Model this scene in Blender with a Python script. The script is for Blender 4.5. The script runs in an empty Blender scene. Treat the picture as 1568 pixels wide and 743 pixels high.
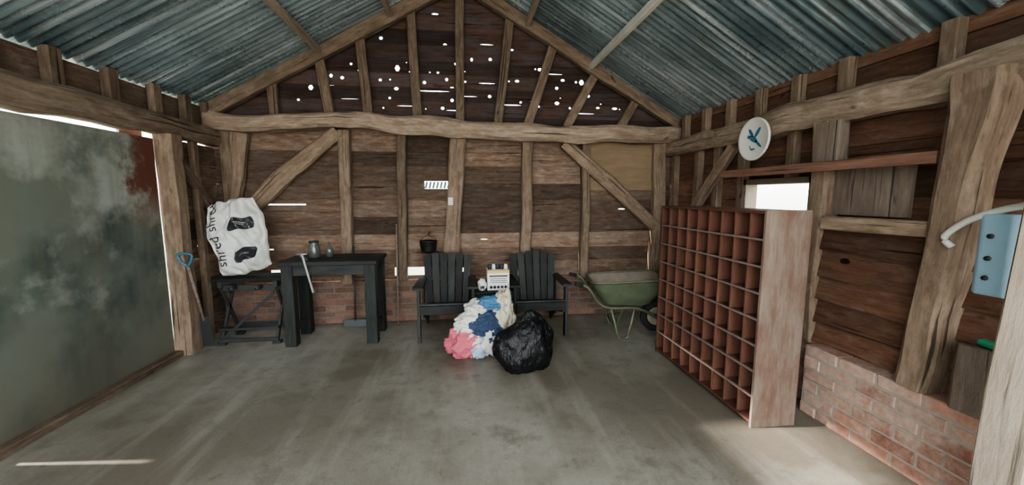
import bpy, bmesh, math, random
from mathutils import Vector, Matrix, noise
random.seed(11)
SC=bpy.context.scene
COL=SC.collection
V=Vector
# ------------------------------------------------------------ camera
psi=math.radians(7);th=math.radians(6.8)
r=V((math.cos(psi),-math.sin(psi),0));f=V((math.sin(psi)*math.cos(th),math.cos(psi)*math.cos(th),-math.sin(th)))
u=r.cross(f)
cd=bpy.data.cameras.new("camera");cam=bpy.data.objects.new("camera",cd);COL.objects.link(cam)
M=Matrix.Identity(4)
for i in range(3):
    M[i][0]=r[i];M[i][1]=u[i];M[i][2]=-f[i]
M[2][3]=1.55
cam.matrix_world=M
cd.sensor_width=36;cd.lens=13.78;cd.clip_start=0.05
SC.camera=cam
# ------------------------------------------------------------ materials
def newmat(name):
    m=bpy.data.materials.new(name);m.use_nodes=True
    nt=m.node_tree;b=nt.nodes["Principled BSDF"]
    return m,nt,b
def N(nt,t,**k):
    n=nt.nodes.new(t)
    for a,v in k.items(): setattr(n,a,v)
    return n
def mixc(nt,fac,a,b,mode='MIX'):
    n=nt.nodes.new('ShaderNodeMix');n.data_type='RGBA';n.blend_type=mode
    def s(i,v):
        if isinstance(v,(tuple,list)): n.inputs[i].default_value=(v[0],v[1],v[2],1)
        elif isinstance(v,(int,float)): n.inputs[i].default_value=v
        else: nt.links.new(v,n.inputs[i])
    s(0,fac);s(6,a);s(7,b)
    return n.outputs[2]
def ramp(nt,inp,p0,p1,c0=(0,0,0),c1=(1,1,1)):
    n=nt.nodes.new('ShaderNodeValToRGB')
    e=n.color_ramp.elements
    e[0].position=p0;e[1].position=p1;e[0].color=(*c0,1);e[1].color=(*c1,1)
    nt.links.new(inp,n.inputs[0]);return n.outputs[0]
def noisen(nt,vec,scale,detail=5,rough=.6,mapscale=None):
    if mapscale:
        mp=N(nt,'ShaderNodeMapping');mp.inputs['Scale'].default_value=mapscale
        nt.links.new(vec,mp.inputs[0]);vec=mp.outputs[0]
    n=N(nt,'ShaderNodeTexNoise');n.inputs['Scale'].default_value=scale
    n.inputs['Detail'].default_value=detail;n.inputs['Roughness'].default_value=rough
    nt.links.new(vec,n.inputs['Vector']);return n.outputs[0]
def bump(nt,b,h,strength=.4,dist=.01):
    n=N(nt,'ShaderNodeBump');n.inputs['Strength'].default_value=strength;n.inputs['Distance'].default_value=dist
    nt.links.new(h,n.inputs['Height']);nt.links.new(n.outputs[0],b.inputs['Normal'])
def wood(name,dark,light,stain=None,stainamt=.5,rough=.85,bs=.5,crack=True,dust=None,lo=.5,hi=1.4):
    m,nt,b=newmat(name)
    at=N(nt,'ShaderNodeAttribute',attribute_name='lc').outputs['Vector']
    rn=N(nt,'ShaderNodeAttribute',attribute_name='rnd').outputs['Fac']
    g=noisen(nt,at,1.0,8,.72,(3,26,26))
    g2=noisen(nt,at,2.2,7,.68,(1,2.6,2.6))
    g4=noisen(nt,at,7,6,.7,(1,3,3))
    c=mixc(nt,ramp(nt,g,.28,.72),dark,light)
    if stain:
        c=mixc(nt,ramp(nt,g2,.42,.62,(0,0,0),(stainamt,)*3),c,stain)
    if dust:
        c=mixc(nt,ramp(nt,g4,.48,.72,(0,0,0),(.6,)*3),c,dust)
    if crack:
        g3=noisen(nt,at,1.0,3,.5,(1.0,44,44))
        c=mixc(nt,ramp(nt,g3,.31,.37,(.85,)*3,(0,0,0)),c,tuple(x*.25 for x in dark))
        g5=noisen(nt,at,5,2,.5,(1,2,2))
        c=mixc(nt,ramp(nt,g5,.22,.30,(.8,)*3,(0,0,0)),c,tuple(x*.3 for x in dark))
    rr=ramp(nt,rn,0,1,(lo,)*3,(hi,)*3)
    c=mixc(nt,1.0,c,rr,'MULTIPLY')
    nt.links.new(c,b.inputs['Base Color']);b.inputs['Roughness'].default_value=rough
    b.inputs['Specular IOR Level'].default_value=.25
    bump(nt,b,mixc(nt,.5,g,g4),bs,.018)
    return m
def plain(name,c,rough=.6,metal=0,var=.25,scale=8,bs=0,spec=.4):
    m,nt,b=newmat(name)
    tc=N(nt,'ShaderNodeTexCoord').outputs['Object']
    n=noisen(nt,tc,scale,5,.6)
    cc=mixc(nt,n,tuple(x*(1-var) for x in c),tuple(min(1,x*(1+var)) for x in c))
    nt.links.new(cc,b.inputs['Base Color']);b.inputs['Roughness'].default_value=rough;b.inputs['Metallic'].default_value=metal
    b.inputs['Specular IOR Level'].default_value=spec
    if bs: bump(nt,b,n,bs,.01)
    return m
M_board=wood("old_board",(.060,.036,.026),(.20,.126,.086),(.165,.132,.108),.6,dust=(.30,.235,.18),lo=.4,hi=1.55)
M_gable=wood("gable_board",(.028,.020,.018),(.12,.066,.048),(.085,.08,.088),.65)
M_right=wood("red_board",(.080,.036,.022),(.25,.125,.075),(.14,.095,.068),.6,dust=(.27,.185,.135))
M_stud=wood("oak_stud",(.12,.082,.057),(.33,.243,.175),(.115,.078,.055),.5,dust=(.38,.30,.23))
M_beam=wood("oak_beam",(.15,.105,.075),(.42,.325,.245),(.14,.098,.07),.55,dust=(.47,.39,.31))
M_grey=wood("grey_plank",(.16,.125,.10),(.32,.26,.21),(.14,.09,.065),.4)
M_redplank=wood("red_plank",(.12,.06,.042),(.25,.14,.10),None)
M_cab=wood("cabinet_wood",(.085,.036,.025),(.19,.088,.060),(.07,.036,.028),.4,rough=.6,bs=.1,crack=False)
M_cabside=wood("cabinet_side_wood",(.16,.112,.085),(.30,.235,.19),(.15,.075,.052),.75,rough=.7,bs=.15,crack=False)
M_pale=wood("pale_timber",(.28,.225,.175),(.46,.39,.31),(.26,.195,.14),.4)
M_black=wood("black_stained_wood",(.010,.0115,.011),(.038,.043,.041),(.05,.05,.047),.4,rough=.6,bs=.2,crack=False)
M_white=plain("white_paint",(.72,.71,.67),.5)
M_steel=plain("dark_steel",(.06,.065,.065),.5,.5)
M_rust=plain("rusty_steel",(.30,.25,.20),.8,.2,.5,12)
M_green=plain("green_paint",(.115,.135,.085),.5,.2,.5,9)
M_rubber=plain("black_rubber",(.02,.02,.02),.8)
M_plastic=plain("black_plastic",(.012,.012,.012),.4)
M_ink=plain("black_ink",(.03,.03,.035),.5)

# ------------------------------------------------------------ mesh builder
class MB:
    def __init__(s): s.v=[];s.f=[];s.lc=[];s.rn=[];s.mi=[];s.sm=[]
    def add(s,vs,fs,lcs,rn,mi=0,sm=False):
        o=len(s.v);s.v+= [tuple(x) for x in vs];s.lc+=[tuple(x) for x in lcs];s.rn+=[rn]*len(vs)
        for q in fs: s.f.append([o+i for i in q]);s.mi.append(mi);s.sm.append(sm)
    def pb(s,pts,ws,ds,side,sub=1,wob=0.,ch=.14,mi=0,rn=None):
        pts=[V(p) for p in pts]
        if not isinstance(ws,(list,tuple)): ws=[ws]*len(pts)
        if not isinstance(ds,(list,tuple)): ds=[ds]*len(pts)
        if rn is None: rn=random.random()
        off=V((random.random()*60,random.random()*60,random.random()*60))
        P=[];W=[];D=[]
        for i in range(len(pts)-1):
            for j in range(sub):
                t=j/sub;tt=t*t*(3-2*t) if len(pts)>2 else t
                P.append(pts[i].lerp(pts[i+1],t));W.append(ws[i]+(ws[i+1]-ws[i])*tt);D.append(ds[i]+(ds[i+1]-ds[i])*tt)
        P.append(pts[-1]);W.append(ws[-1]);D.append(ds[-1])
        vs=[];fs=[];lc=[];al=0
        n=len(P)
        for i,p in enumerate(P):
            if i: al+=(P[i]-P[i-1]).length
            ax=(P[min(i+1,n-1)]-P[max(i-1,0)]).normalized()
            sd=V(side);sd=(sd-ax*sd.dot(ax)).normalized();nn=ax.cross(sd)
            w=W[i]/2;d=D[i]/2;c=ch*min(W[i],D[i])
            q=p.copy()
            if wob:
                k=off+ax*al*1.7
                q+=sd*(noise.noise(k)*wob)+nn*(noise.noise(k+V((9,9,9)))*wob*.6)
                w*=1+noise.noise(k*1.5+V((5,0,0)))*wob*4;
            for a,b in ((-w+c,-d),(w-c,-d),(w,-d+c),(w,d-c),(w-c,d),(-w+c,d),(-w,d-c),(-w,-d+c)):
                j=V((0,0,0))
                if wob: j=V((noise.noise(off+V((al*3,a*20,b*20))),noise.noise(off+V((al*3,a*20+7,b*20))),0))*wob*.5
                vs.append(q+sd*(a+j.x)+nn*(b+j.y));lc.append(off+V((al,a,b)))
        for i in range(n-1):
            for k in range(8):
                k2=(k+1)%8
                fs.append((i*8+k,i*8+k2,i*8+8+k2,i*8+8+k))
        fs.append(tuple(range(7,-1,-1)));fs.append(tuple((n-1)*8+k for k in range(8)))
        s.add(vs,fs,lc,rn,mi)
    def box(s,a,b,mi=0,rn=None,ch=.06,side=None):
        a=V(a);b=V(b);c=(a+b)/2;e=[abs(b[i]-a[i]) for i in range(3)]
        l=e.index(max(e));o=[i for i in range(3) if i!=l]
        p0=c.copy();p1=c.copy();p0[l]=min(a[l],b[l]);p1[l]=max(a[l],b[l])
        sd=V((0,0,0));sd[o[0]]=1
        s.pb([p0,p1],e[o[0]],e[o[1]],sd,1,0,ch,mi,rn)
    def quad(s,vs,lcs,rn,mi=0): s.add(vs,[tuple(range(len(vs)))],lcs,rn,mi)
    def tube(s,pts,rad,seg=8,mi=0,sub=1,closed=False):
        pts=[V(p) for p in pts]
        if sub>1:
            Q=[];n=len(pts)
            for i in range(n-1):
                p0=pts[max(i-1,0)];p1=pts[i];p2=pts[i+1];p3=pts[min(i+2,n-1)]
                for j in range(sub):
                    t=j/sub
                    Q.append(.5*((2*p1)+(p2-p0)*t+(2*p0-5*p1+4*p2-p3)*t*t+(3*p1-p0-3*p2+p3)*t**3))
            Q.append(pts[-1]);pts=Q
        vs=[];fs=[];n=len(pts)
        for i,p in enumerate(pts):
            ax=(pts[min(i+1,n-1)]-pts[max(i-1,0)]).normalized()
            h=V((0,0,1)) if abs(ax.z)<.9 else V((0,1,0))
            a=ax.cross(h).normalized();b=ax.cross(a)
            for k in range(seg):
                t=2*math.pi*k/seg;vs.append(p+a*math.cos(t)*rad+b*math.sin(t)*rad)
        for i in range(n-1):
            for k in range(seg):
                k2=(k+1)%seg;fs.append((i*seg+k,i*seg+k2,i*seg+seg+k2,i*seg+seg+k))
        fs.append(tuple(range(seg-1,-1,-1)));fs.append(tuple((n-1)*seg+k for k in range(seg)))
        s.add(vs,fs,vs,random.random(),mi,True)
    def lathe(s,c,prof,axis='Z',seg=24,mi=0):
        vs=[];fs=[];c=V(c)
        for rr,z in prof:
            for k in range(seg):
                t=2*math.pi*k/seg;a,b=rr*math.cos(t),rr*math.sin(t)
                vs.append(c+(V((a,b,z)) if axis=='Z' else V((z,a,b)) if axis=='X' else V((a,z,b))))
        n=len(prof)
        for i in range(n-1):
            for k in range(seg):
                k2=(k+1)%seg;fs.append((i*seg+k,i*seg+k2,i*seg+seg+k2,i*seg+seg+k))
        s.add(vs,fs,vs,.5,mi,True)
    def obj(s,name,mats,parent=None,loc=None,rot=0):
        me=bpy.data.meshes.new(name);me.from_pydata(s.v,[],s.f)
        for m in (mats if isinstance(mats,(list,tuple)) else [mats]): me.materials.append(m)
        me.polygons.foreach_set('material_index',s.mi)
        me.polygons.foreach_set('use_smooth',s.sm)
        a=me.attributes.new('lc','FLOAT_VECTOR','POINT');a.data.foreach_set('vector',[x for p in s.lc for x in p])
        a=me.attributes.new('rnd','FLOAT','POINT');a.data.foreach_set('value',s.rn)
        me.update()
        o=bpy.data.objects.new(name,me);COL.objects.link(o)
        if loc is not None: o.location=loc
        o.rotation_euler[2]=rot
        if parent: o.parent=parent
        return o

def rows(mb,mapf,z0,z1,h,s0,s1,holes,lap=.02,mi=0,jit=.004,breaks=(),stagger=.0,gap=.0015,tilt=.018):
    z=z0;k=0
    while z<z1-1e-4:
        za=z;zb=min(z+h*random.uniform(.88,1.12),z1);z=zb;hh=zb+lap
        off=stagger*(k%2);k+=1
        br=[b for b in breaks if random.random()<.45]
        lo0=s0(za) if callable(s0) else s0;hi0=s1(za) if callable(s1) else s1
        lo1=s0(hh) if callable(s0) else s0;hi1=s1(hh) if callable(s1) else s1
        edges=[None]+[b for b in br if lo1+.1<b<hi1-.1]+[None]
        dz=random.uniform(-jit,jit);tl=random.uniform(-jit,jit)
        for e in range(len(edges)-1):
            L0,L1=(lo0,lo1) if edges[e] is None else (edges[e]+gap,)*2
            R0,R1=(hi0,hi1) if edges[e+1] is None else (edges[e+1]-gap,)*2
            rn=random.random();o=V((random.random()*50,random.random()*50,0))
            hs=[]
            for (kd,a,b,c,d) in holes:
                if b<=max(L0,L1) or a>=min(R0,R1): continue
                if kd=='d':
                    if (c+d)/2<za or (c+d)/2>=zb: continue
                    if c<za+.005: c=za+.005
                    if d>zb-.002: d=zb-.002
                    if a<=max(L0,L1) or b>=min(R0,R1): continue
                else:
                    if d<=za or c>=hh: continue
                    a=max(a,max(L0,L1)+.001);b=min(b,min(R0,R1)-.001)
                hs.append((a,b,kd,c,d))
            hs.sort();cl=[]
            for q in hs:
                if cl and q[0]<=cl[-1][1]+.002: continue
                cl.append(q)
            def put(pts):
                vs=[mapf(a,b+(dz+tl*(a/3)),off+tilt*(1-(b-za)/(hh-za))) for a,b in pts]
                mb.quad(vs,[o+V((a,b,0)) for a,b in pts],rn,mi)
            cb,ct=L0,L1
            for (a,b,kd,c,d) in cl:
                put([(cb,za),(a,za),(a,hh),(ct,hh)])
                if kd=='d':
                    m=(a+b)/2;zc=(c+d)/2
                    w_=(b-a)*.22
                    put([(a,za),(m-w_,za),(m-w_,c),(a,zc)]);put([(m-w_,za),(m+w_,za),(m+w_,c),(m-w_,c)]);put([(m+w_,za),(b,za),(b,zc),(m+w_,c)])
                    put([(a,zc),(m-w_,d),(m-w_,hh),(a,hh)]);put([(m-w_,d),(m+w_,d),(m+w_,hh),(m-w_,hh)]);put([(m+w_,d),(b,zc),(b,hh),(m+w_,hh)])
                else:
                    if c>za: put([(a,za),(b,za),(b,c),(a,c)])
                    if d<hh: put([(a,d),(b,d),(b,hh),(a,hh)])
                cb=ct=b
            put([(cb,za),(R0,za),(R1,hh),(ct,hh)])
            if tilt>.01 and not cl:
                vs=[mapf(L0,za+dz+tl*L0/3,off+tilt),mapf(R0,za+dz+tl*R0/3,off+tilt),mapf(R0,za+dz+tl*R0/3,off+tilt-.016),mapf(L0,za+dz+tl*L0/3,off+tilt-.016)]
                mb.quad(vs,[o]*4,0.0,mi)
def bricks(mb,mapf,s0,s1,z0,nr,d=.1,L=.225,H=.075,J=.012):
    z=z0
    for k in range(nr):
        s=s0-(L/2 if k%2 else 0)
        while s<s1:
            a=max(s,s0);b=min(s+L-J,s1)
            if b-a>.02:
                zt=z+H-J;j=random.uniform(-.006,.006);e=.006
                rn=random.random()
                P=[(a,z,0),(b,z,0),(b,zt,0),(a,zt,0)]
                vs=[mapf(x,y,d+j) for x,y,_ in P]+[mapf(x,y,e+j) for x,y,_ in P]
                q=[(a+e,z+e),(b-e,z+e),(b-e,zt-e),(a+e,zt-e)]
                vs+=[mapf(x+random.uniform(-.003,.003),y+random.uniform(-.003,.003),j) for x,y in q]
                fs=[(0,1,5,4),(1,2,6,5),(2,3,7,6),(3,0,4,7),(4,5,9,8),(5,6,10,9),(6,7,11,10),(7,4,8,11),(8,9,10,11)]
                mb.add(vs,fs,vs,rn,0)
            s+=L
        z+=H
    m=.006;z1=z-J-.006
    c=[(s0,z0),(s1,z0),(s1,z1),(s0,z1)]
    vs=[mapf(a,b,m) for a,b in c]+[mapf(a,b,d+.02) for a,b in c]
    mb.add(vs,[(0,1,2,3),(4,7,6,5),(2,6,7,3),(0,3,7,4),(1,5,6,2),(0,4,5,1)],vs,.5,1)
def brickmat(name,a,b,w,amt):
    m,nt,p=newmat(name)
    rn=N(nt,'ShaderNodeAttribute',attribute_name='rnd').outputs['Fac']
    tc=N(nt,'ShaderNodeTexCoord').outputs['Object']
    c=mixc(nt,rn,a,b)
    n=noisen(nt,tc,3.5,6,.7);c=mixc(nt,ramp(nt,n,.40,.58,(0,0,0),(amt,)*3),c,w)
    n2=noisen(nt,tc,30,4,.6)
    c=mixc(nt,.18,c,ramp(nt,n2,.3,.7),'OVERLAY')
    nt.links.new(c,p.inputs['Base Color']);p.inputs['Roughness'].default_value=.9
    bump(nt,p,n2,.5,.008);return m
M_brick=brickmat("whitewashed_brick",(.22,.10,.07),(.47,.27,.20),(.47,.37,.31),.65)
M_brickb=brickmat("dusty_brick",(.12,.055,.035),(.26,.13,.09),(.17,.14,.115),.5)
M_mortar=plain("lime_mortar",(.34,.29,.25),.95,bs=.4,scale=30)
M_mortarb=plain("dusty_mortar",(.17,.15,.13),.95,bs=.4,scale=30)

YB=4.95;XL=-2.82;XR=2.72
# ------------------------------------------------------------ floor
m,nt,b=newmat("worn_concrete")
tc=N(nt,'ShaderNodeTexCoord').outputs['Object']
n1=noisen(nt,tc,.6,6,.62);n2=noisen(nt,tc,3.2,8,.72);n3=noisen(nt,tc,1,5,.6,(4,.45,1));n4=noisen(nt,tc,70,3,.6);n5=noisen(nt,tc,1.2,7,.7);n6=noisen(nt,tc,9,6,.7)
c=mixc(nt,ramp(nt,n1,.42,.60),(.155,.135,.105),(.335,.318,.278))
c=mixc(nt,ramp(nt,n2,.45,.72,(0,0,0),(.5,)*3),c,(.165,.142,.11))
c=mixc(nt,ramp(nt,n3,.5,.7,(0,0,0),(.45,)*3),c,(.40,.38,.335))
c=mixc(nt,ramp(nt,n5,.52,.62,(0,0,0),(.7,)*3),c,(.12,.103,.08))
c=mixc(nt,ramp(nt,n6,.58,.68,(0,0,0),(.45,)*3),c,(.095,.082,.065))
c=mixc(nt,.2,c,n4,'OVERLAY')
nt.links.new(c,b.inputs['Base Color']);b.inputs['Roughness'].default_value=.52;b.inputs['Specular IOR Level'].default_value=.4
bump(nt,b,n2,.25,.01);M_floor=m
def slab(name,xa,xb,ya,yb,za,zb,mat):
    mb=MB();G=[(xa,ya),(xb,ya),(xb,yb),(xa,yb)]
    vs=[V((x,y,zb)) for x,y in G]+[V((x,y,za)) for x,y in G]
    mb.add(vs,[(0,1,2,3),(7,6,5,4),(0,4,5,1),(1,5,6,2),(2,6,7,3),(3,7,4,0)],vs,.5)
    return mb.obj(name,mat)
floor=slab("floor",-2.95,2.95,-1.5,5.2,-.12,0,M_floor)
slab("yard_bounce_ground",-14,14,-16,-1.5,-.14,-.01,plain("pale_bounce_gravel",(.50,.47,.42),.95,0,.25,20,.4))  # unseen ground, added pale to bounce sunlight up to the roof

# ------------------------------------------------------------ back wall
def mapB(s,z,off): return V((s,YB-off,z))
low=[('r',-.47,-.17,1.64,1.72),('r',-2.40,-1.86,1.43,1.446),('r',-.86,-.50,.57,.67),('r',-2.3,-2.0,.60,.67),('r',-2.45,-2.25,.90,.92),
     ('r',-.06,.06,.60,.65),('d',-2.2,-2.1,1.08,1.10),('d',.2,.3,1.0,1.010),('r',-1.78,-1.66,.60,.64),('d',2.0,2.1,1.37,1.385)]
mb=MB()
rows(mb,mapB,.52,2.36,.193,-2.9,2.85,low,breaks=(-1.4,-.75,-.12,.77,1.53),jit=.009,tilt=.022)
wall_back=mb.obj("wall_back",M_board)
sl=.545;sr=.575;ZR=4.06
gh=[]
for x,z,w,h in [(-1.73,2.79,.026,.026),(-1.5,2.93,.018,.018),(-1.18,2.82,.02,.013),(-.95,2.9,.018,.013),(-.75,3.04,.028,.032),(-.77,2.81,.026,.02),(-.56,2.93,.03,.016),(-.36,3.05,.022,.016),(-.12,2.68,.02,.026),(.12,3.17,.015,.018),(.28,2.77,.17,.022),(.67,2.94,.026,.013),(.85,2.70,.016,.016),(.95,3.09,.026,.017),(1.24,2.98,.025,.025),(1.48,2.95,.03,.03),(1.17,2.68,.03,.026),(1.42,2.72,.017,.017),(1.70,2.66,.022,.017),(1.92,2.65,.035,.012),(-.18,2.93,.017,.017),(.38,3.67,.14,.022),(-.9,3.2,.12,.004),(-1.3,2.67,.1,.004),(.3,3.35,.08,.004),(-.35,2.79,.2,.005),(1.0,2.80,.18,.004),(.6,2.66,.12,.005),(1.45,2.60,.1,.004),(-.3,3.66,.04,.008),(.05,2.66,.12,.005),(-.6,2.62,.02,.012),(.3,2.9,.1,.004)]:
    gh.append(('d',x-w,x+w,z-h,z+h))
for i in range(66):
    x=random.uniform(-1.95,2.05);z=random.uniform(2.58,3.12) if i<58 else random.uniform(3.1,3.5)
    if abs(x)>(ZR-z)/.6-.2: continue
    w=random.choice([.005,.006,.008,.011,.016]);gh.append(('d',x-w*1.3,x+w*1.3,z-w,z+w))
for i in range(8):
    x=random.uniform(-1.8,1.8);z=random.uniform(2.5,3.1)
    w=random.uniform(.06,.14);gh.append(('d',x-w,x+w,z-.003,z+.003))
mb=MB()
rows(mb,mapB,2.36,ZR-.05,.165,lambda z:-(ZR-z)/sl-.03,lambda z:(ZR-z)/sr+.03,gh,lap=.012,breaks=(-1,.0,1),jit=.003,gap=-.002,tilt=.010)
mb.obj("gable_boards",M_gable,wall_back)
mb=MB();bricks(mb,lambda s,z,o:V((s,4.87+o,z)),-2.8,2.75,0,7,.08,H=.076)
mb.obj("brick_plinth",[M_brickb,M_mortarb],wall_back)
mb=MB();S=(1,0,0);y=4.87
for (a,za,b_,zb,w,rn) in [(-1.36,2.3,-1.41,.5,.13,.6),(-.72,2.3,-.76,.52,.11,.1),(-.05,2.3,-.2,.5,.19,.6),(.79,2.25,.75,.5,.13,.5),(1.53,2.2,1.53,.5,.10,.4),(2.50,2.3,2.51,.5,.17,.7),(-2.62,2.3,-2.62,0.5,.16,.3)]:
    mb.pb([(a,y,za),((a+b_)/2+.01,y,(za+zb)/2),(b_,y,zb)],[w,w*.95,w*1.05],.12,S,4,.016,.12,0,rn)
for (a,za,b_,zb,w) in [(-1.42,2.28,-2.52,1.32,.17),(1.24,2.2,2.47,1.15,.15)]:
    mb.pb([(a,y-.02,za),((a+b_)/2,y-.02,(za+zb)/2+.03),(b_,y-.02,zb)],[w*.9,w*1.1,w],.10,(0,0,1),5,.02,.18,0,.7)
mb.pb([(-2.47,y-.02,2.25),(-2.52,y-.02,1.8),(-2.62,y-.02,1.3)],[.17,.12,.08],.1,S,4,.02,.15,0,.65)
for x0,z0,x1,z1 in [(-2.12,2.86,-2.11,2.36),(-1.6,3.16,-1.5,2.4),(-1.15,3.42,-1.08,2.4),(-.58,3.72,-.52,2.4),(-.01,3.98,-.03,2.4),(.58,3.70,.42,2.4),(1.11,3.38,.79,2.4),(1.66,3.08,1.27,2.38),(2.18,2.77,1.95,2.38)]:
    mb.pb([(x0,y,z0),(x1,y,z1)],.105,.07,S,3,.010,.1,0,random.uniform(.15,.6))
mb.obj("studs",M_stud,wall_back)
mb=MB()
mb.pb([(-2.78,4.80,2.36),(-2.2,4.80,2.345),(-1.4,4.79,2.40),(-.7,4.79,2.355),(-.06,4.80,2.335),(.6,4.80,2.31),(1.21,4.80,2.285),(2.0,4.80,2.31),(2.74,4.80,2.315)],[.19,.17,.17,.20,.20,.21,.20,.20,.2],[.16,.18,.2,.2,.2,.2,.2,.18,.17],(0,0,1),6,.04,.2,0,.75)
mb.obj("tie_beam",M_beam,wall_back)
mb=MB()
mb.pb([(-2.78,4.83,2.48),(0,4.83,3.99)],.14,.1,(0,0,1),8,.015,.1,0,.45)
mb.pb([(2.78,4.83,2.42),(0,4.83,3.99)],.14,.1,(0,0,1),8,.015,.1,0,.5)
mb.obj("gable_rafters",M_stud,wall_back)
mb=MB();mb.box((1.60,4.90,1.62),(2.46,4.925,2.22),rn=.3);mb.obj("tan_panel",wood("tan_board",(.30,.21,.13),(.40,.30,.20),(.24,.17,.11),.5,crack=False,bs=.1),wall_back)
mb=MB()
for i in range(7): mb.pb([(-.46+.045*i,4.94,1.64),(-.44+.045*i,4.94,1.72)],.024,.01,S)
mb.obj("vent_bars",plain("teal_slats",(.10,.25,.22),.5),wall_back)

# ------------------------------------------------------------ left wall
def mapL(s,z,off): return V((XL+off,s,z))
mb=MB()
rows(mb,mapL,.0,2.08,.2,4.06,5.0,[('d',4.5,4.52,1.0,1.02)],jit=.006)
rows(mb,mapL,2.28,2.52,.24,-1.3,5.0,[],lap=0,breaks=(.5,2.2,3.6),tilt=0)
wall_left=mb.obj("wall_left",M_board)
m,nt,b=newmat("mottled_sheet")
tc=N(nt,'ShaderNodeTexCoord').outputs['Object']
sp=N(nt,'ShaderNodeSeparateXYZ');nt.links.new(tc,sp.inputs[0])
n1=noisen(nt,tc,1.3,4,.55);n2=noisen(nt,tc,1,6,.65,(1,14,1.2));n3=noisen(nt,tc,5,6,.7);n5=noisen(nt,tc,1.7,6,.6)
c=mixc(nt,ramp(nt,n1,.42,.56),(.050,.078,.070),(.16,.19,.16))
az=N(nt,'ShaderNodeMath',operation='MULTIPLY_ADD');nt.links.new(sp.outputs[2],az.inputs[0]);az.inputs[1].default_value=.16;nt.links.new(n5,az.inputs[2])
c=mixc(nt,ramp(nt,az.outputs[0],.68,.82,(0,0,0),(.85,)*3),c,(.38,.40,.36))
c=mixc(nt,ramp(nt,n3,.45,.7,(0,0,0),(.35,)*3),c,(.13,.14,.11))
c=mixc(nt,ramp(nt,n2,.4,.7,(0,0,0),(.4,)*3),c,(.18,.165,.12))
zl=ramp(nt,sp.outputs[2],.0,.8,(.7,)*3,(0,0,0))
c=mixc(nt,zl,c,(.14,.12,.09))
ad=N(nt,'ShaderNodeMath',operation='ADD');nt.links.new(sp.outputs[1],ad.inputs[0]);nt.links.new(n3,ad.inputs[1])
ym=N(nt,'ShaderNodeMapRange');nt.links.new(ad.outputs[0],ym.inputs[0]);ym.inputs[1].default_value=4.15;ym.inputs[2].default_value=4.35
zm=N(nt,'ShaderNodeMapRange');nt.links.new(sp.outputs[2],zm.inputs[0]);zm.inputs[1].default_value=1.2;zm.inputs[2].default_value=1.6
mu=N(nt,'ShaderNodeMath',operation='MULTIPLY');nt.links.new(ym.outputs[0],mu.inputs[0]);nt.links.new(zm.outputs[0],mu.inputs[1])
c=mixc(nt,mu.outputs[0],c,(.14,.052,.035))
nt.links.new(c,b.inputs['Base Color']);b.inputs['Roughness'].default_value=.5;M_sheet=m
mb=MB()
mb.box((-2.81,2.72,.03),(-2.795,4.016,2.068),ch=0)
mb.box((-2.81,2.475,.03),(-2.795,2.72,1.84),ch=0)  # out-of-view panels cut low, an added opening for a sun patch on the floor
mb.box((-2.81,2.08,.0),(-2.795,2.45,1.84),ch=0)
mb.box((-2.81,-1.3,.0),(-2.795,2.08,2.068),ch=0)
mb.box((-2.84,2.40,.40),(-2.82,2.54,1.84),ch=0)  # unseen batten added to shorten the sun streak through the slit
mb.box((-2.98,3.88,.0),(-2.96,4.13,2.3),ch=0)  # unseen outer strip added to block sun through the gap by the post
mb.obj("sheet_panel",M_sheet,wall_left)
mb=MB()
mb.pb([(-2.76,-1.3,2.19),(-2.75,1.5,2.19),(-2.76,3.2,2.20),(-2.76,4.9,2.185)],[.22,.23,.20,.18],[.2,.2,.2,.2],(0,0,1),7,.03,.18,0,.35)
mb.obj("plate_beam",M_beam,wall_left)
mb=MB()
mb.pb([(-2.74,4.13,2.12),(-2.74,4.13,1.0),(-2.74,4.13,0)],[.19,.17,.2],.16,(0,1,0),5,.012,.15,0,.6)
mb.pb([(-2.76,4.2,1.98),(-2.76,4.72,1.40)],.09,.06,(0,0,1),3,.01,.12,0,.3)
mb.pb([(-2.76,4.50,2.1),(-2.76,4.50,.0)],.08,.06,(0,1,0),3,.01,.12,0,.4)
for yy in (.4,1.0,1.6,2.2,2.75,3.15,3.6,4.05,4.45,4.78):
    mb.pb([(-2.77,yy,2.27),(-2.77,yy,2.55)],.1,.07,(0,1,0),1,0,.1,0,random.uniform(.1,.5))
mb.pb([(-2.83,-1.3,2.58),(-2.83,4.9,2.58)],.05,.06,(0,0,1),1,0,.1,0,.6)
mb.pb([(-2.76,-1.3,.03),(-2.76,4.02,.03)],.06,.07,(0,0,1),4,.01,.1,0,.1)
mb.obj("posts",M_stud,wall_left)

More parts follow.
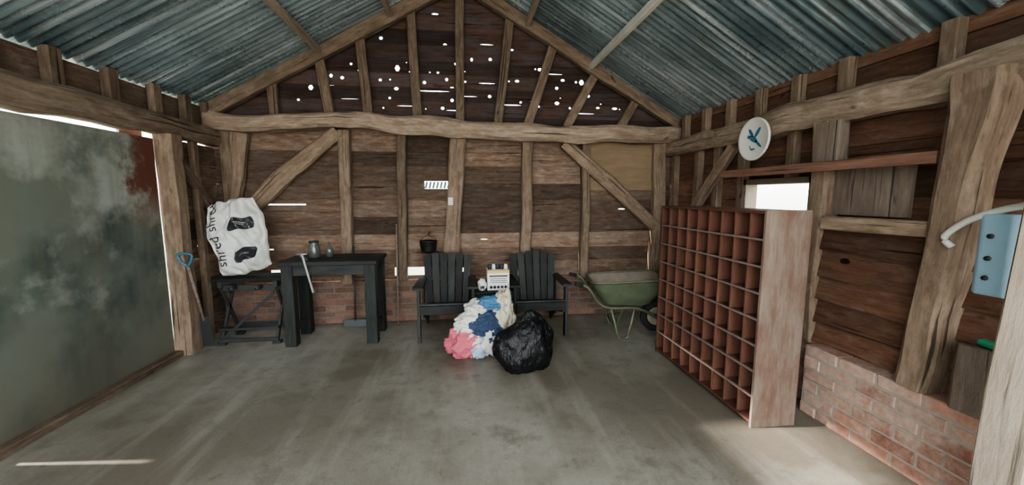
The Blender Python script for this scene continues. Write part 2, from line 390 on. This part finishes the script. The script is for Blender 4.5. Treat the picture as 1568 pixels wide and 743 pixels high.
# ------------------------------------------------------------ right wall
def mapR(s,z,off): return V((XR-off,s,z))
win=('r',2.74,3.44,1.08,1.66)
mb=MB()
rows(mb,mapR,.45,2.52,.175,-1.3,5.0,[win],breaks=(.4,1.68,2.6,3.6),jit=.006,gap=-.004)
rows(mb,lambda s,z,o:V((2.56-o,s,z)),.49,1.33,.165,-1.3,2.50,[('d',2.28,2.36,1.09,1.13)],breaks=(1.7,),jit=.012,tilt=.03,gap=-.003)
wall_right=mb.obj("wall_right",M_right)
mb=MB()
bricks(mb,lambda s,z,o:V((2.41+o,s,z)),-1.3,2.42,0,6,.28,H=.086,L=.24,J=.014)
bricks(mb,lambda s,z,o:V((2.54+o,s,z)),2.42,4.87,0,6,.17,H=.084)
mb.obj("brick_plinth",[M_brick,M_mortar],wall_right)
mb=MB()
mb.pb([(2.60,-1.3,2.22),(2.58,1.2,2.20),(2.60,2.0,2.13),(2.62,2.9,2.17),(2.66,3.7,2.13),(2.66,4.85,2.16)],[.24,.24,.20,.22,.18,.18],[.24,.24,.2,.22,.2,.2],(0,0,1),6,.035,.2,0,.65)
mb.obj("plate_beam",M_beam,wall_right)
mb=MB()
mb.pb([(2.48,1.655,2.14),(2.49,1.655,1.95),(2.50,1.69,1.6),(2.50,1.72,1.2),(2.49,1.76,.50)],[.22,.20,.17,.165,.16],[.16,.18,.18,.18,.19],(0,1,0),5,.03,.18,0,.65)
mb.pb([(2.60,2.58,2.08),(2.60,2.57,.47)],[.15,.14],.15,(0,1,0),4,.02,.15,0,.6)
mb.pb([(2.54,2.46,1.365),(2.54,1.82,1.365)],.09,.12,(0,0,1),3,.01,.1,0,.85)
for yy in (4.75,4.25,3.9):
    mb.pb([(2.67,yy,2.08),(2.67,yy,.5)],.1,.07,(0,1,0),3,.01,.12,0,.5)
mb.pb([(2.62,3.6,2.04),(2.62,4.3,1.32)],.10,.08,(0,0,1),3,.01,.12,0,.9)
for yy in (.6,1.25,1.95,2.55,2.95,3.35,3.75,4.15,4.55):
    mb.pb([(2.67,yy,1.7 if yy in (2.55,2.95) else 2.2),(2.67,yy,2.50)],.085,.07,(0,1,0),1,0,.1,0,random.uniform(.3,.7))
mb.pb([(2.67,3.52,.5),(2.67,3.52,2.1)],.1,.07,(0,1,0),3,.01,.12,0,.6)
mb.obj("posts",M_stud,wall_right)
mb=MB()
mb.pb([(2.61,2.26,1.42),(2.61,2.26,1.73)],.50,.025,(0,1,0),2,.004,.02,0,.4)
mb.pb([(2.56,2.52,1.78),(2.56,2.52,2.06)],.20,.08,(0,1,0),2,.01,.12,0,.45)
mb.obj("grey_boards",M_grey,wall_right)
mb=MB();mb.box((2.47,1.80,1.735),(2.66,3.55,1.765),rn=.5);mb.box((2.455,1.80,1.72),(2.475,3.55,1.785),rn=.8);mb.obj("shelf_board",M_redplank,wall_right)
mb=MB()
for a,b_ in (((2.64,2.70,1.04),(2.76,3.48,1.09)),((2.64,2.70,1.65),(2.76,3.48,1.70)),((2.64,2.70,1.04),(2.76,2.75,1.70)),((2.64,3.43,1.04),(2.76,3.48,1.70))): mb.box(a,b_)
mb.obj("window_1",M_pale)

# ------------------------------------------------------------ roof
m,nt,b=newmat("galvanised_iron")
tc=N(nt,'ShaderNodeTexCoord').outputs['Object']
rn=N(nt,'ShaderNodeAttribute',attribute_name='rnd').outputs['Fac']
n1=noisen(nt,tc,.7,5,.6);n2=noisen(nt,tc,1,7,.7,(.6,18,.6));n4=noisen(nt,tc,2.0,7,.72)
c=mixc(nt,ramp(nt,n1,.38,.60),(.19,.285,.315),(.52,.64,.68))
c=mixc(nt,ramp(nt,n2,.45,.68,(0,0,0),(.85,)*3),c,(.12,.165,.175))
c=mixc(nt,ramp(nt,n2,.36,.48,(.85,)*3,(0,0,0)),c,(.82,.90,.94))  # bright sky highlights along the corrugations, painted into the base colour
c=mixc(nt,ramp(nt,n4,.55,.70,(0,0,0),(.5,)*3),c,(.16,.145,.12))
c=mixc(nt,1.0,c,ramp(nt,rn,0,1,(.7,)*3,(1.3,)*3),'MULTIPLY')
nt.links.new(c,b.inputs['Base Color']);b.inputs['Metallic'].default_value=.6
nt.links.new(ramp(nt,n4,.3,.7,(.18,)*3,(.40,)*3),b.inputs['Roughness']);M_iron=m
def sheet(mb,x0,x1,y0,y1,k,dz,rn):
    per=.076;ns=8;n=max(8,int(round((y1-y0)/per*ns)))
    vs=[];fs=[]
    xs=[x0+(x1-x0)*i/3 for i in range(4)]
    for x in xs:
        for j in range(n+1):
            y=y0+(y1-y0)*j/n
            sag=.006*noise.noise(V((x*1.3,y*1.1,k)))
            vs.append(V((x,y,ZR+.02-k*abs(x)+dz+sag+.011*math.sin(2*math.pi*y/per))))
    for i in range(3):
        for j in range(n):
            a=i*(n+1)+j;fs.append((a,a+1,a+n+2,a+n+1))
    mb.add(vs,fs,vs,rn,0,True)
mb=MB()
W9=.076*9
for sgn,k in ((-1,sl),(1,sr)):
    for (a,b_,dz) in ((0,.82,0),(.76,1.62,-.005),(1.56,2.98,-.010)):
        yy=-1.3;q=0
        while yy<5.2:
            sheet(mb,sgn*a,sgn*b_,yy-.02,min(yy+W9+.02,5.3),k,dz-(.006 if q%2 else 0),random.random())
            yy+=W9;q+=1
ceiling=mb.obj("ceiling",M_iron)
mb=MB()
for x,zz_,w in ((-1.56,3.14,.055),(-.79,3.56,.05),(.77,3.54,.05)):
    mb.pb([(x,-1.3,zz_),(x,4.9,zz_)],w,w*1.2,(1,0,0),8,.01,.1,0,.6)
mb.obj("purlins",M_pale,ceiling)
mb=MB();mb.pb([(1.55,-1.3,3.10),(1.55,4.9,3.10)],.05,.07,(1,0,0),8,.008,.1);mb.obj("painted_purlin",plain("flaking_white_paint",(.66,.64,.58),.7,0,.3,6),ceiling)
mb=MB();mb.box((-.03,-1.3,3.90),(.03,4.9,4.03));mb.obj("ridge_board",M_stud,ceiling)

# ------------------------------------------------------------ pigeonhole cabinet
cab=bpy.data.objects.new("pigeonhole_cabinet",None);COL.objects.link(cab)
x0,x1,y0,y1,H=1.89,2.20,2.25,3.58,1.455
mb=MB();t=.018
mb.box((x0,y0+t,H-t),(x1,y1,H),ch=.02,rn=.4);mb.box((x0,y0+t,.03),(x1,y1,.03+t),ch=.02,rn=.4);mb.box((x0,y1-t,0),(x1,y1,H-t),ch=.02,rn=.4)
NR=8;NC=9
for i in range(1,NR):
    z=.04+(H-.05)*i/NR
    mb.box((x0+.012,y0+t,z-.006),(x1-.01,y1-t,z+.006),ch=.02,rn=.45)
for j in range(1,NC):
    y=y0+(y1-y0)*j/NC
    mb.box((x0+.004,y-.005,.04),(x1-.01,y+.005,H-t),ch=.02,rn=.7)
mb.obj("shelves",M_cab,cab)
mb=MB();mb.box((x1-.01,y0+t,.03),(x1,y1,H-.02),ch=.02,rn=.1);mb.obj("back_panel",M_cab,cab)
mb=MB();mb.box((x0-.002,y0,0),(x1+.01,y0+t,H+.004),ch=.02,rn=.5);mb.obj("side_panel",M_cabside,cab)
mb=MB()
for i in range(1,NR):
    z=.04+(H-.05)*i/NR
    mb.box((x0-.001,y0+t,z-.007),(x0+.012,y1-t,z+.007),ch=.02,rn=.8)
mb.obj("shelf_edges",plain("dusty_edge",(.20,.15,.135),.8),cab)

# ------------------------------------------------------------ black table
mb=MB();X0,X1,Y0,Y1=-1.86,-.90,4.10,4.66
n=5
for i in range(n):
    a=Y0+(Y1-Y0)*i/n;mb.box((X0,a+.003,.85),(X1,a+(Y1-Y0)/n-.003,.89),ch=.08)
for x in (X0+.02,X1-.13):
    for yy in (Y0+.03,Y1-.14): mb.box((x,yy,0),(x+.11,yy+.11,.85),ch=.04)
mb.box((X0+.05,Y0+.05,.74),(X1-.05,Y0+.08,.85));mb.box((X0+.05,Y1-.08,.74),(X1-.05,Y1-.05,.85))
mb.box((X0+.05,Y0+.1,.74),(X0+.08,Y1-.1,.85));mb.box((X1-.08,Y0+.1,.74),(X1-.05,Y1-.1,.85))
mb.box((X0+.04,Y0+.14,.12),(X0+.1,Y1-.14,.18));mb.box((X1-.1,Y0+.14,.12),(X1-.04,Y1-.14,.18))
mb.obj("garden_table",M_black)
M_glass=plain("dusty_glass",(.10,.11,.10),.15,0,.2,10,0,.8)
mb=MB();mb.lathe((-1.60,4.40,.89),[(0,0),(.055,0),(.06,.01),(.06,.12),(.045,.145),(.045,.16)],mi=0);mb.lathe((-1.60,4.40,1.05),[(.048,0),(.05,.0),(.05,.02),(0,.021)],mi=1)
mb.obj("glass_jar",[M_glass,M_steel])
mb=MB();mb.lathe((-1.45,4.42,.89),[(0,0),(.035,0),(.04,.08),(.03,.1),(.012,.12),(.012,.16),(0,.16)],mi=0)
mb.obj("bottle",[M_glass])
mb=MB();mb.pb([(-1.60,4.075,.97),(-1.52,4.085,.58)],.02,.008,S);mb.pb([(-1.61,4.07,.96),(-1.59,4.16,.90)],.02,.02,S);mb.tube([(-1.65,4.07,.97),(-1.55,4.07,.975)],.008)
mb.obj("bar_clamp",plain("bright_steel",(.5,.5,.5),.35,.8))

# ------------------------------------------------------------ twin-seat garden bench with a table between the seats
bench=bpy.data.objects.new("twin_seat_garden_bench",None);COL.objects.link(bench)
def seat(nm,cx,cy):
    mb=MB()
    X=lambda p:(p[0]+cx,p[1]+cy,p[2])
    def bx_(a,b): mb.box(X(a),X(b),ch=.05)
    for sx in (-1,1):
        bx_((sx*.285-.014,-.30,0),(sx*.285+.014,-.21,.575))
        mb.pb([X(p) for p in ((sx*.25,-.30,.34),(sx*.25,.10,.24),(sx*.25,.36,.045))],[.11,.11,.09],.025,(0,0,1),3,0,.05)
        mb.pb([X(p) for p in ((sx*.285,-.34,.59),(sx*.285,.30,.59))],[.11,.08],.024,(1,0,0),4,0,.06)
        mb.pb([X(p) for p in ((sx*.285,.26,.10),(sx*.285,.28,.58))],.05,.024,(0,1,0))
    for i in range(6):
        yy=-.27+i*.083;zz=.405-i*.02
        mb.pb([X((-.275,yy,zz)),X((.275,yy,zz))],.072,.02,(0,1,-.2),1,0,.1)
    bx_((-.27,-.325,.31),(.27,-.30,.40))
    for i in range(6):
        k=i-2.5;xb=k*.080;xt=k*.096;hz=[.85,.87,.88,.88,.87,.85][i]
        a=V(X((xb,.13,.26)));bq=V(X((xt,.13+(hz-.26)*.30,hz)))
        mb.pb([a,a.lerp(bq,.95),a.lerp(bq,.985),bq],[.068,.083,.075,.055],.018,(1,0,0),1,0,.05,0,.2+.6*(i%2))
    bx_((-.26,.235,.46),(.26,.26,.53));mb.pb([X((-.24,.32,.74)),X((.24,.32,.74))],.06,.02,(0,0,1))
    mb.obj(nm,M_black,bench)
seat("seat_left",-.20,4.38);seat("seat_right",.82,4.38)
mb=MB()
for i in range(4): mb.box((.10,4.12+i*.09,.50),(.52,4.20+i*.09,.52),ch=.1)
mb.box((.10,4.10,.43),(.52,4.125,.50));mb.box((.10,4.46,.43),(.52,4.48,.50));mb.box((.08,4.10,.30),(.54,4.12,.36))
mb.obj("table",M_black,bench)

M_card=plain("white_card",(.80,.80,.78),.6,0,.05);M_yel=plain("yellow_print",(.70,.50,.12),.6)
car=bpy.data.objects.new("cardboard_carton",None);COL.objects.link(car);car.location=(.365,4.28,.522)
mb=MB();mb.box((-.12,-.09,0),(.12,.09,.22),ch=.01);mb.obj("box",M_card,car)
mb=MB();mb.box((-.10,-.092,.150),(.10,-.0905,.165),ch=0)
for x in (-.08,-.04,0,.04,.08): mb.lathe((x,-.0915,.035),[(0,-.002),(.016,-.002),(.017,.001)],'Y',16)
for z in (.085,.105,.125): mb.box((-.09,-.092,z),(.09,-.0905,z+.006),ch=0)
mb.obj("print",M_ink,car)
mb=MB();mb.box((-.12,-.092,.192),(.12,-.0905,.220),ch=0);mb.obj("yellow_band",M_yel,car)
mb=MB()
for x,c in ((-.09,0),(-.045,2),(0,0),(.045,0),(.09,2)):
    mb.lathe((x,.0,.22),[(0,0),(.022,0),(.022,.035),(.016,.045),(.016,.055),(0,.056)],seg=14,mi=c)
mb.obj("contents",[M_ink,M_yel,M_white],car)
bmx=bmesh.new();bmesh.ops.create_icosphere(bmx,subdivisions=4,radius=1)
for v in bmx.verts:
    p=v.co.copy();q=V((p.x*.048,p.y*.05,p.z*.07))
    q+=p*noise.noise(p*2.5)*.012;v.co=q
    if v.co.z<-.06: v.co.z=-.06
me=bpy.data.meshes.new("paper_bag");bmx.to_mesh(me);bmx.free()
for p in me.polygons:p.use_smooth=True
me.materials.append(M_white);o=bpy.data.objects.new("paper_bag",me);COL.objects.link(o);o.location=(.188,4.20,.584)
mb=MB();mb.box((-.02,-.053,-.03),(.02,-.050,.0),ch=0);mb.obj("label",M_ink,o)

# ------------------------------------------------------------ bin bag + clothes
def blob(name,loc,sc,mat,amp=.2,fr=2.,ridge=.1,rf=5,rot=0,parent=None,sub=5,seed=0,tilt=0,extra=None):
    bmx=bmesh.new();bmesh.ops.create_icosphere(bmx,subdivisions=sub,radius=1)
    so=V((seed*7.3,seed*3.1,seed*1.7))
    R=Matrix.Rotation(rot,3,'Z')@Matrix.Rotation(tilt,3,'X')
    for v in bmx.verts:
        p=v.co.normalized();d=1+amp*noise.noise(p*fr+so)
        w=p+V((noise.noise(p*2+so),noise.noise(p*2+so+V((4,4,4))),0))*.5
        rr=1-abs(noise.noise(V((w.x*rf,w.y*rf,w.z*rf*.45))+so))*2
        d+=ridge*rr+ridge*.5*(1-abs(noise.noise(w*rf*2.3+so))*2)
        q=V((p.x*sc[0],p.y*sc[1],p.z*sc[2]))*d
        if extra: q=extra(p,q)
        q=R@q
        v.co=q
    zmin=-loc[2]
    for v in bmx.verts:
        if v.co.z<zmin+.003: v.co.z=zmin+.003+(.004*noise.noise(v.co*9)+.004)
    me=bpy.data.meshes.new(name);bmx.to_mesh(me);bmx.free()
    for p in me.polygons:p.use_smooth=True
    me.materials.append(mat)
    o=bpy.data.objects.new(name,me);COL.objects.link(o);o.location=loc
    if parent:o.parent=parent
    return o
m,nt,b=newmat("bin_liner");tc=N(nt,'ShaderNodeTexCoord').outputs['Object']
nn_=noisen(nt,tc,9,6,.6,(1,1,.5));b.inputs['Base Color'].default_value=(.006,.006,.007,1);b.inputs['Roughness'].default_value=.32
b.inputs['Specular IOR Level'].default_value=.45
bump(nt,b,nn_,1.0,.05);M_bin=m
def neck(p,q):
    t=max(0,p.z-.45)/.55
    return V((q.x*(1-.25*t)+.10*t,q.y*(1-.4*t)+.02*t,q.z+.05*t*t))
bag=blob("bin_bag",(.52,3.34,.205),(.26,.19,.25),M_bin,.25,1.6,.07,3.2,seed=3,extra=neck)
pile=bpy.data.objects.new("clothes_pile",None);COL.objects.link(pile)
def cl(n,c): 
    return plain(n,c,.95,0,.12,20,.3,.1)
CW=cl("white_cloth",(.66,.64,.60));CP=cl("pink_cloth",(.55,.14,.18));CB=cl("navy_cloth",(.05,.075,.13));CS=cl("blue_cloth",(.09,.20,.33));CC=cl("cream_cloth",(.58,.52,.40));CO=cl("orange_cloth",(.60,.33,.12));CL=cl("pale_blue_cloth",(.36,.46,.54))
for i,(nm,loc,sc,mt,rt) in enumerate([
    ("shirt_white",(.14,3.76,.14),(.20,.15,.18),CW,0),("shirt_pink",(.03,3.68,.15),(.16,.09,.15),CP,.2),
    ("shirt_navy",(.20,3.69,.33),(.15,.09,.09),CB,.5),("shirt_cream",(.37,3.74,.36),(.09,.08,.20),CC,.2),
    ("jeans_blue",(.27,3.76,.50),(.14,.09,.055),CS,-.2),("towel_white",(.05,3.70,.33),(.13,.10,.09),CW,.8),
    ("cloth_orange",(.38,3.76,.46),(.06,.06,.04),CO,0),("towel_pale",(.14,3.66,.11),(.09,.06,.11),CL,1),
    ("vest_white",(.12,3.78,.44),(.13,.09,.08),CW,1.2),("shirt_dark",(.27,3.69,.18),(.10,.07,.15),CB,1.7)]):
    blob(nm,loc,sc,mt,.4,1.8,.26,2.6,rt,pile,5,i+20)

# ------------------------------------------------------------ wheelbarrow
wb=bpy.data.objects.new("wheelbarrow",None);COL.objects.link(wb);wb.location=(1.82,4.20,0);wb.rotation_euler[2]=-.16
def rrect(cx,hx,hy,rad,z,n=6,zs=0):
    P=[]
    for (sx,sy,a0) in ((1,1,0),(-1,1,90),(-1,-1,180),(1,-1,270)):
        for i in range(n):
            a=math.radians(a0+90*i/(n-1));x=cx+sx*(hx-rad)+rad*math.cos(a);P.append(V((x,sy*(hy-rad)+rad*math.sin(a),z+zs*(x-cx))))
    return P
lv=[rrect(0,.41,.29,.10,.62,zs=.06),rrect(0,.425,.305,.11,.63,zs=.06),rrect(0,.41,.29,.10,.635,zs=.06),rrect(0,.34,.25,.10,.50,zs=.04),rrect(-.02,.25,.20,.09,.37),rrect(-.02,.18,.14,.08,.335)]
vs=[p for l in lv for p in l];k=len(lv[0]);fs=[]
for i in range(1,len(lv)-1):
    for j in range(k): fs.append((i*k+j,i*k+(j+1)%k,(i+1)*k+(j+1)%k,(i+1)*k+j))
fs.append(tuple((len(lv)-1)*k+j for j in range(k)))
mb=MB();mb.add(vs,fs,vs,.5,0,True)
o=mb.obj("tray_inner",M_rust,wb)
lv2=[[p+V((0,0,-.008)) for p in lv[1]],rrect(0,.35,.26,.10,.50,zs=.04),rrect(-.02,.26,.21,.09,.365),rrect(-.02,.18,.14,.08,.322)]
vs=[p for l in lv2 for p in l];fs=[]
for i in range(len(lv2)-1):
    for j in range(k): fs.append((i*k+j,(i+1)*k+j,(i+1)*k+(j+1)%k,i*k+(j+1)%k))
fs.append(tuple((len(lv2)-1)*k+j for j in range(k-1,-1,-1)))
mb=MB();mb.add(vs,fs,vs,.5,0,True);mb.tube(lv[2]+[lv[2][0]],.010);mb.obj("tray_outer",M_green,wb)
mb=MB()
for s_ in (-1,1):
    mb.tube([(-.58,s_*.27,.60),(-.46,s_*.26,.56),(-.28,s_*.22,.34),(.1,s_*.16,.31),(.36,s_*.07,.17)],.015,8,0,4)
    mb.tube([(-.20,s_*.20,.33),(-.16,s_*.25,.16),(-.12,s_*.26,.015),(-.02,s_*.24,.015),(.06,s_*.18,.30)],.013,8,0,4)
mb.tube([(-.14,-.25,.10),(-.14,.25,.10)],.010)
mb.tube([(.36,-.08,.17),(.36,.08,.17)],.012)
mb.obj("frame",M_green,wb)
mb=MB()
for s_ in (-1,1): mb.tube([(-.61,s_*.27,.608),(-.52,s_*.266,.585)],.021)
prof=[(.14+.04*math.cos(a),.04*math.sin(a)) for a in [2*math.pi*i/12 for i in range(13)]]
mb.lathe((.36,0,.181),prof,'Y',32);mb.obj("tyre",M_rubber,wb)
mb=MB();mb.lathe((.36,0,.181),[(.11,-.02),(.09,-.012),(.03,-.03),(.03,.03),(.09,.012),(.11,.02)],'Y',24);mb.obj("wheel_hub",M_rust,wb)

# ------------------------------------------------------------ folding workbench + sack
BX=.12
mb=MB()
mb.box((-2.72+BX,4.30,.665),(-2.04+BX,4.43,.695),ch=.1);mb.box((-2.72+BX,4.46,.665),(-2.04+BX,4.62,.695),ch=.1)
for x in (-2.66+BX,-2.12+BX):
    mb.box((x,4.31,.60),(x+.04,4.61,.665),mi=1)
    mb.pb([(x+.02,4.58,.62),(x+.02,4.28,.03)],.04,.025,(0,1,0),mi=1)
    mb.pb([(x+.02,4.33,.62),(x+.02,4.62,.03)],.04,.025,(0,1,0),mi=1)
    mb.box((x-.02,4.25,0),(x+.06,4.31,.03),mi=1);mb.box((x-.02,4.59,0),(x+.06,4.65,.03),mi=1)
q=BX
mb.box((-2.66+q,4.26,.16),(-2.08+q,4.34,.18),mi=1);mb.box((-2.66+q,4.34,.56),(-2.08+q,4.36,.62),mi=1);mb.box((-2.66+q,4.58,.1),(-2.08+q,4.60,.14),mi=1)
mb.pb([(-2.64+q,4.27,.05),(-2.1+q,4.27,.55)],.03,.01,(0,0,1),mi=1);mb.box((-2.66+q,4.255,.03),(-2.08+q,4.275,.07),mi=1)
mb.tube([(-2.5+q,4.38,.60),(-2.5+q,4.24,.60)],.02,mi=1);mb.tube([(-2.25+q,4.38,.60),(-2.25+q,4.24,.60)],.02,mi=1)
mb.obj("folding_workbench",[M_black,M_steel])
HW,HH,TH=.265,.40,.13
def sackp(a,b_,front=1,off=0):
    a=max(-1,min(1,a));b_=max(-1,min(1,b_))
    ca=(1-a**4);cb=(1-b_**4)
    x=HW*a*(1-.12*b_*b_+.06*math.sin(b_*4+.5))+.02*noise.noise(V((b_*3,a,7)));z=HH*b_*(1-.08*a*a)+.03*noise.noise(V((a*2.5,b_,3)))
    w=noise.noise(V((a*1.6,b_*2.2,front*3)))*.07+noise.noise(V((a*4,b_*5,front*5)))*.025+abs(noise.noise(V((a*3+b_*2,b_*2.5-a,front*9))))*-.06
    t=TH*math.sqrt(max(0,ca*cb))*(.85-.2*b_)
    t=t+w*min(1,ca*3)*min(1,cb*3)
    return V((x,-front*(t+off),z))
n=56;vs=[];fs=[]
for fr in (1,-1):
    for i in range(n+1):
        for j in range(n+1): vs.append(sackp(-1+2*j/n,-1+2*i/n,fr))
for s_ in (0,1):
    o_=s_*(n+1)**2
    for i in range(n):
        for j in range(n):
            a=o_+i*(n+1)+j;q=(a,a+1,a+n+2,a+n+1);fs.append(q if s_==0 else q[::-1])
mb=MB();mb.add(vs,fs,vs,.5,0,True)
M_sack=plain("white_sack",(.68,.68,.64),.45,0,.06,5,0,.4)
sack=mb.obj("printed_sack",M_sack);sack.location=(-2.36,4.44,1.125);sack.rotation_euler=(math.radians(-9),math.radians(-12),math.radians(8))
mb=MB()
for (ca_,cb_,hw,hh) in ((.28,.28,.42,.16),(.22,-.52,.42,.16)):
    m_=14;vs=[];fs=[]
    for i in range(m_+1):
        for j in range(m_+1):
            uu=-1+2*j/m_;vv=-1+2*i/m_
            k2=1-.08*vv**4;k3=1-.12*uu**4
            vs.append(sackp(ca_+uu*hw*k2,cb_+vv*hh*k3,1,.005))
    for i in range(m_):
        for j in range(m_):
            a=i*(m_+1)+j;fs.append((a,a+1,a+m_+2,a+m_+1))
    mb.add(vs,fs,vs,.5,0,True)
mb.obj("black_labels",M_ink,sack)
def sacktext(txt,size,cx,cy,ang,mat,name,off=.006):
    cu=bpy.data.curves.new(name,'FONT');cu.body=txt;cu.size=size;cu.align_x='CENTER';cu.align_y='CENTER'
    to=bpy.data.objects.new(name+"_t",cu);COL.objects.link(to)
    dg=bpy.context.evaluated_depsgraph_get();me=bpy.data.meshes.new_from_object(to.evaluated_get(dg))
    bpy.data.objects.remove(to)
    bm=bmesh.new();bm.from_mesh(me)
    bmesh.ops.triangulate(bm,faces=bm.faces)
    bmesh.ops.subdivide_edges(bm,edges=[e for e in bm.edges if e.calc_length()>.02],cuts=2)
    R=Matrix.Rotation(ang,3,'Z')
    for v in bm.verts:
        p=R@v.co;v.co=sackp(cx+p.x/HW,cy+p.y/HH,1,off)
    bm.to_mesh(me);bm.free();me.materials.clear();me.materials.append(mat)
    o=bpy.data.objects.new(name,me);COL.objects.link(o);o.parent=sack
sacktext("shred",.13,-.72,.62,math.radians(90),M_ink,"text_top")
sacktext("shred",.15,-.68,-.32,math.radians(90),M_ink,"text_side")
sacktext("SHREDDED\nPAPER",.020,.28,.28,0,M_white,"text_label",.010)
sacktext("SOFT BED",.020,.22,-.52,0,M_white,"text_label_low",.010)

# ------------------------------------------------------------ spade
mb=MB()
mb.tube([(-2.62,4.19,.30),(-2.63,4.05,.88)],.014,mi=0)
mb.pb([(-2.62,4.185,.34),(-2.62,4.22,.02)],[.11,.13],.006,(1,0,0),3,0,.1,1)
o=mb.obj("spade",[M_grey,M_steel])
mb=MB();mb.tube([(-2.63,4.05,.88),(-2.675,4.03,.93),(-2.685,4.02,1.0),(-2.575,4.02,1.0),(-2.585,4.03,.93),(-2.63,4.05,.88)],.011,8,0,3)
mb.obj("handle",plain("blue_plastic",(.06,.19,.28),.4),o)
mb=MB();mb.tube([(-.80,4.70,0),(-.80,4.80,1.22)],.010);mb.obj("wooden_pole",M_grey)
mb=MB();mb.tube([(-1.30,4.72,0),(-1.30,4.80,.95)],.010);mb.pb([(-1.30,4.72,.0),(-1.30,4.74,.08)],.28,.04,S);mb.obj("yard_broom",M_steel)
mb=MB();mb.lathe((-.42,4.69,.885),[(.0,0),(.085,0),(.09,.03),(.105,.13),(.11,.14),(.10,.14),(.08,.01),(0,.01)],seg=28)
mb.tube([(-.52,4.69,1.015),(-.49,4.69,1.055),(-.42,4.69,1.085),(-.35,4.69,1.055),(-.32,4.69,1.015)],.004,6,0,4)
mb.tube([(-.42,4.69,1.085),(-.42,4.69,1.095),(-.42,4.94,1.11)],.006)
mb.obj("bucket",M_plastic,wall_back)
mb=MB();mb.box((-.185,4.775,1.44),(-.125,4.80,1.53),ch=.2);mb.box((-.163,4.768,1.475),(-.147,4.777,1.50),ch=.1);mb.obj("light_switch",M_white)

# ------------------------------------------------------------ dish on right beam
mb=MB();mb.lathe((0,0,0),[(0,-.012),(.16,-.012),(.175,-.02),(.18,-.015),(.18,0),(0,0)],'X',48)
disc=mb.obj("wall_plate_dish",plain("cream_enamel",(.70,.69,.64),.35,0,.05));disc.location=(2.475,3.15,2.03)
M_teal=plain("teal_glaze",(.05,.18,.26),.4,0,.4,30)
mb=MB()
def shp(pts,x=-.0145): 
    vs=[V((x,a,b)) for a,b in pts];mb.add(vs,[tuple(range(len(vs)))],vs,.5)
def ell(cy_,cz_,ra,rb,ang):
    shp([(cy_+ra*math.cos(t)*math.cos(ang)-rb*math.sin(t)*math.sin(ang),cz_+ra*math.cos(t)*math.sin(ang)+rb*math.sin(t)*math.cos(ang)) for t in [2*math.pi*i/20 for i in range(20)]])
ell(0,.0,.055,.022,.5);ell(-.045,.05,.05,.018,-.9);ell(.03,.055,.045,.016,.9);ell(.055,.025,.018,.016,0);ell(-.06,-.045,.05,.012,.7);ell(.0,-.085,.03,.008,0);ell(.03,-.07,.025,.006,1.2)
mb.obj("bird_motif",M_teal,disc)

# ------------------------------------------------------------ stub, blue canister, hose, near post
mb=MB();mb.pb([(2.47,1.46,.51),(2.47,1.47,.84)],[.22,.20],.20,(0,1,0),4,.02,.1)
st=mb.obj("timber_stub",M_grey,wall_right)
mb=MB();mb.pb([(2.42,1.38,.85),(2.42,1.50,.865)],.05,.03,(1,0,0),1,0,.3);mb.obj("garden_trowel",plain("green_plastic",(.04,.25,.14),.4),st)
mb=MB();mb.box((2.34,1.38,1.10),(2.42,1.53,1.47),ch=.3,rn=.5)
bx=mb.obj("blue_canister",plain("pale_blue_plastic",(.33,.50,.62),.35,0,.12,15))
mod=bx.modifiers.new("b",'BEVEL');mod.width=.01;mod.segments=3
mb=MB()
for z in (1.18,1.27,1.37): mb.lathe((2.338,1.47,z),[(0,-.008),(.010,-.008),(.012,.004)],'X',16)
mb.obj("knobs",M_ink,bx)
mb=MB();mb.tube([(2.39,1.64,1.30),(2.37,1.66,1.35),(2.36,1.56,1.44),(2.36,1.42,1.50),(2.36,1.25,1.53),(2.4,1.0,1.50)],.015,10,0,6)
mb.obj("white_hose",plain("white_pvc",(.66,.66,.62),.4),bx)
mb=MB();mb.pb([(2.07,1.13,0),(2.09,1.13,.8),(2.20,1.13,2.3)],.22,.15,S,6,.004,.06,0,.75)
mb.obj("support_post",M_pale)

# ------------------------------------------------------------ light
w=bpy.data.worlds.new("sky");SC.world=w;w.use_nodes=True;nt=w.node_tree
bg=nt.nodes['Background']
tc=N(nt,'ShaderNodeTexCoord').outputs['Generated'];sp=N(nt,'ShaderNodeSeparateXYZ');nt.links.new(tc,sp.inputs[0])
cr=N(nt,'ShaderNodeValToRGB');e=cr.color_ramp.elements
e[0].position=.46;e[0].color=(.35,.36,.30,1);e[1].position=.56;e[1].color=(.93,.98,1.0,1)
mr=N(nt,'ShaderNodeMapRange');nt.links.new(sp.outputs[2],mr.inputs[0]);mr.inputs[1].default_value=-1;mr.inputs[2].default_value=1
nt.links.new(mr.outputs[0],cr.inputs[0]);nt.links.new(cr.outputs[0],bg.inputs[0]);bg.inputs[1].default_value=5.0
sd=bpy.data.lights.new("sun",'SUN');sd.energy=14;sd.angle=.035;sd.color=(1,.94,.85)
so=bpy.data.objects.new("sun",sd);COL.objects.link(so)
so.rotation_euler=V((1,-.09,-.41)).to_track_quat('-Z','Y').to_euler()
SC.view_settings.view_transform='AgX';SC.view_settings.look='AgX - Medium High Contrast';SC.view_settings.exposure=.72
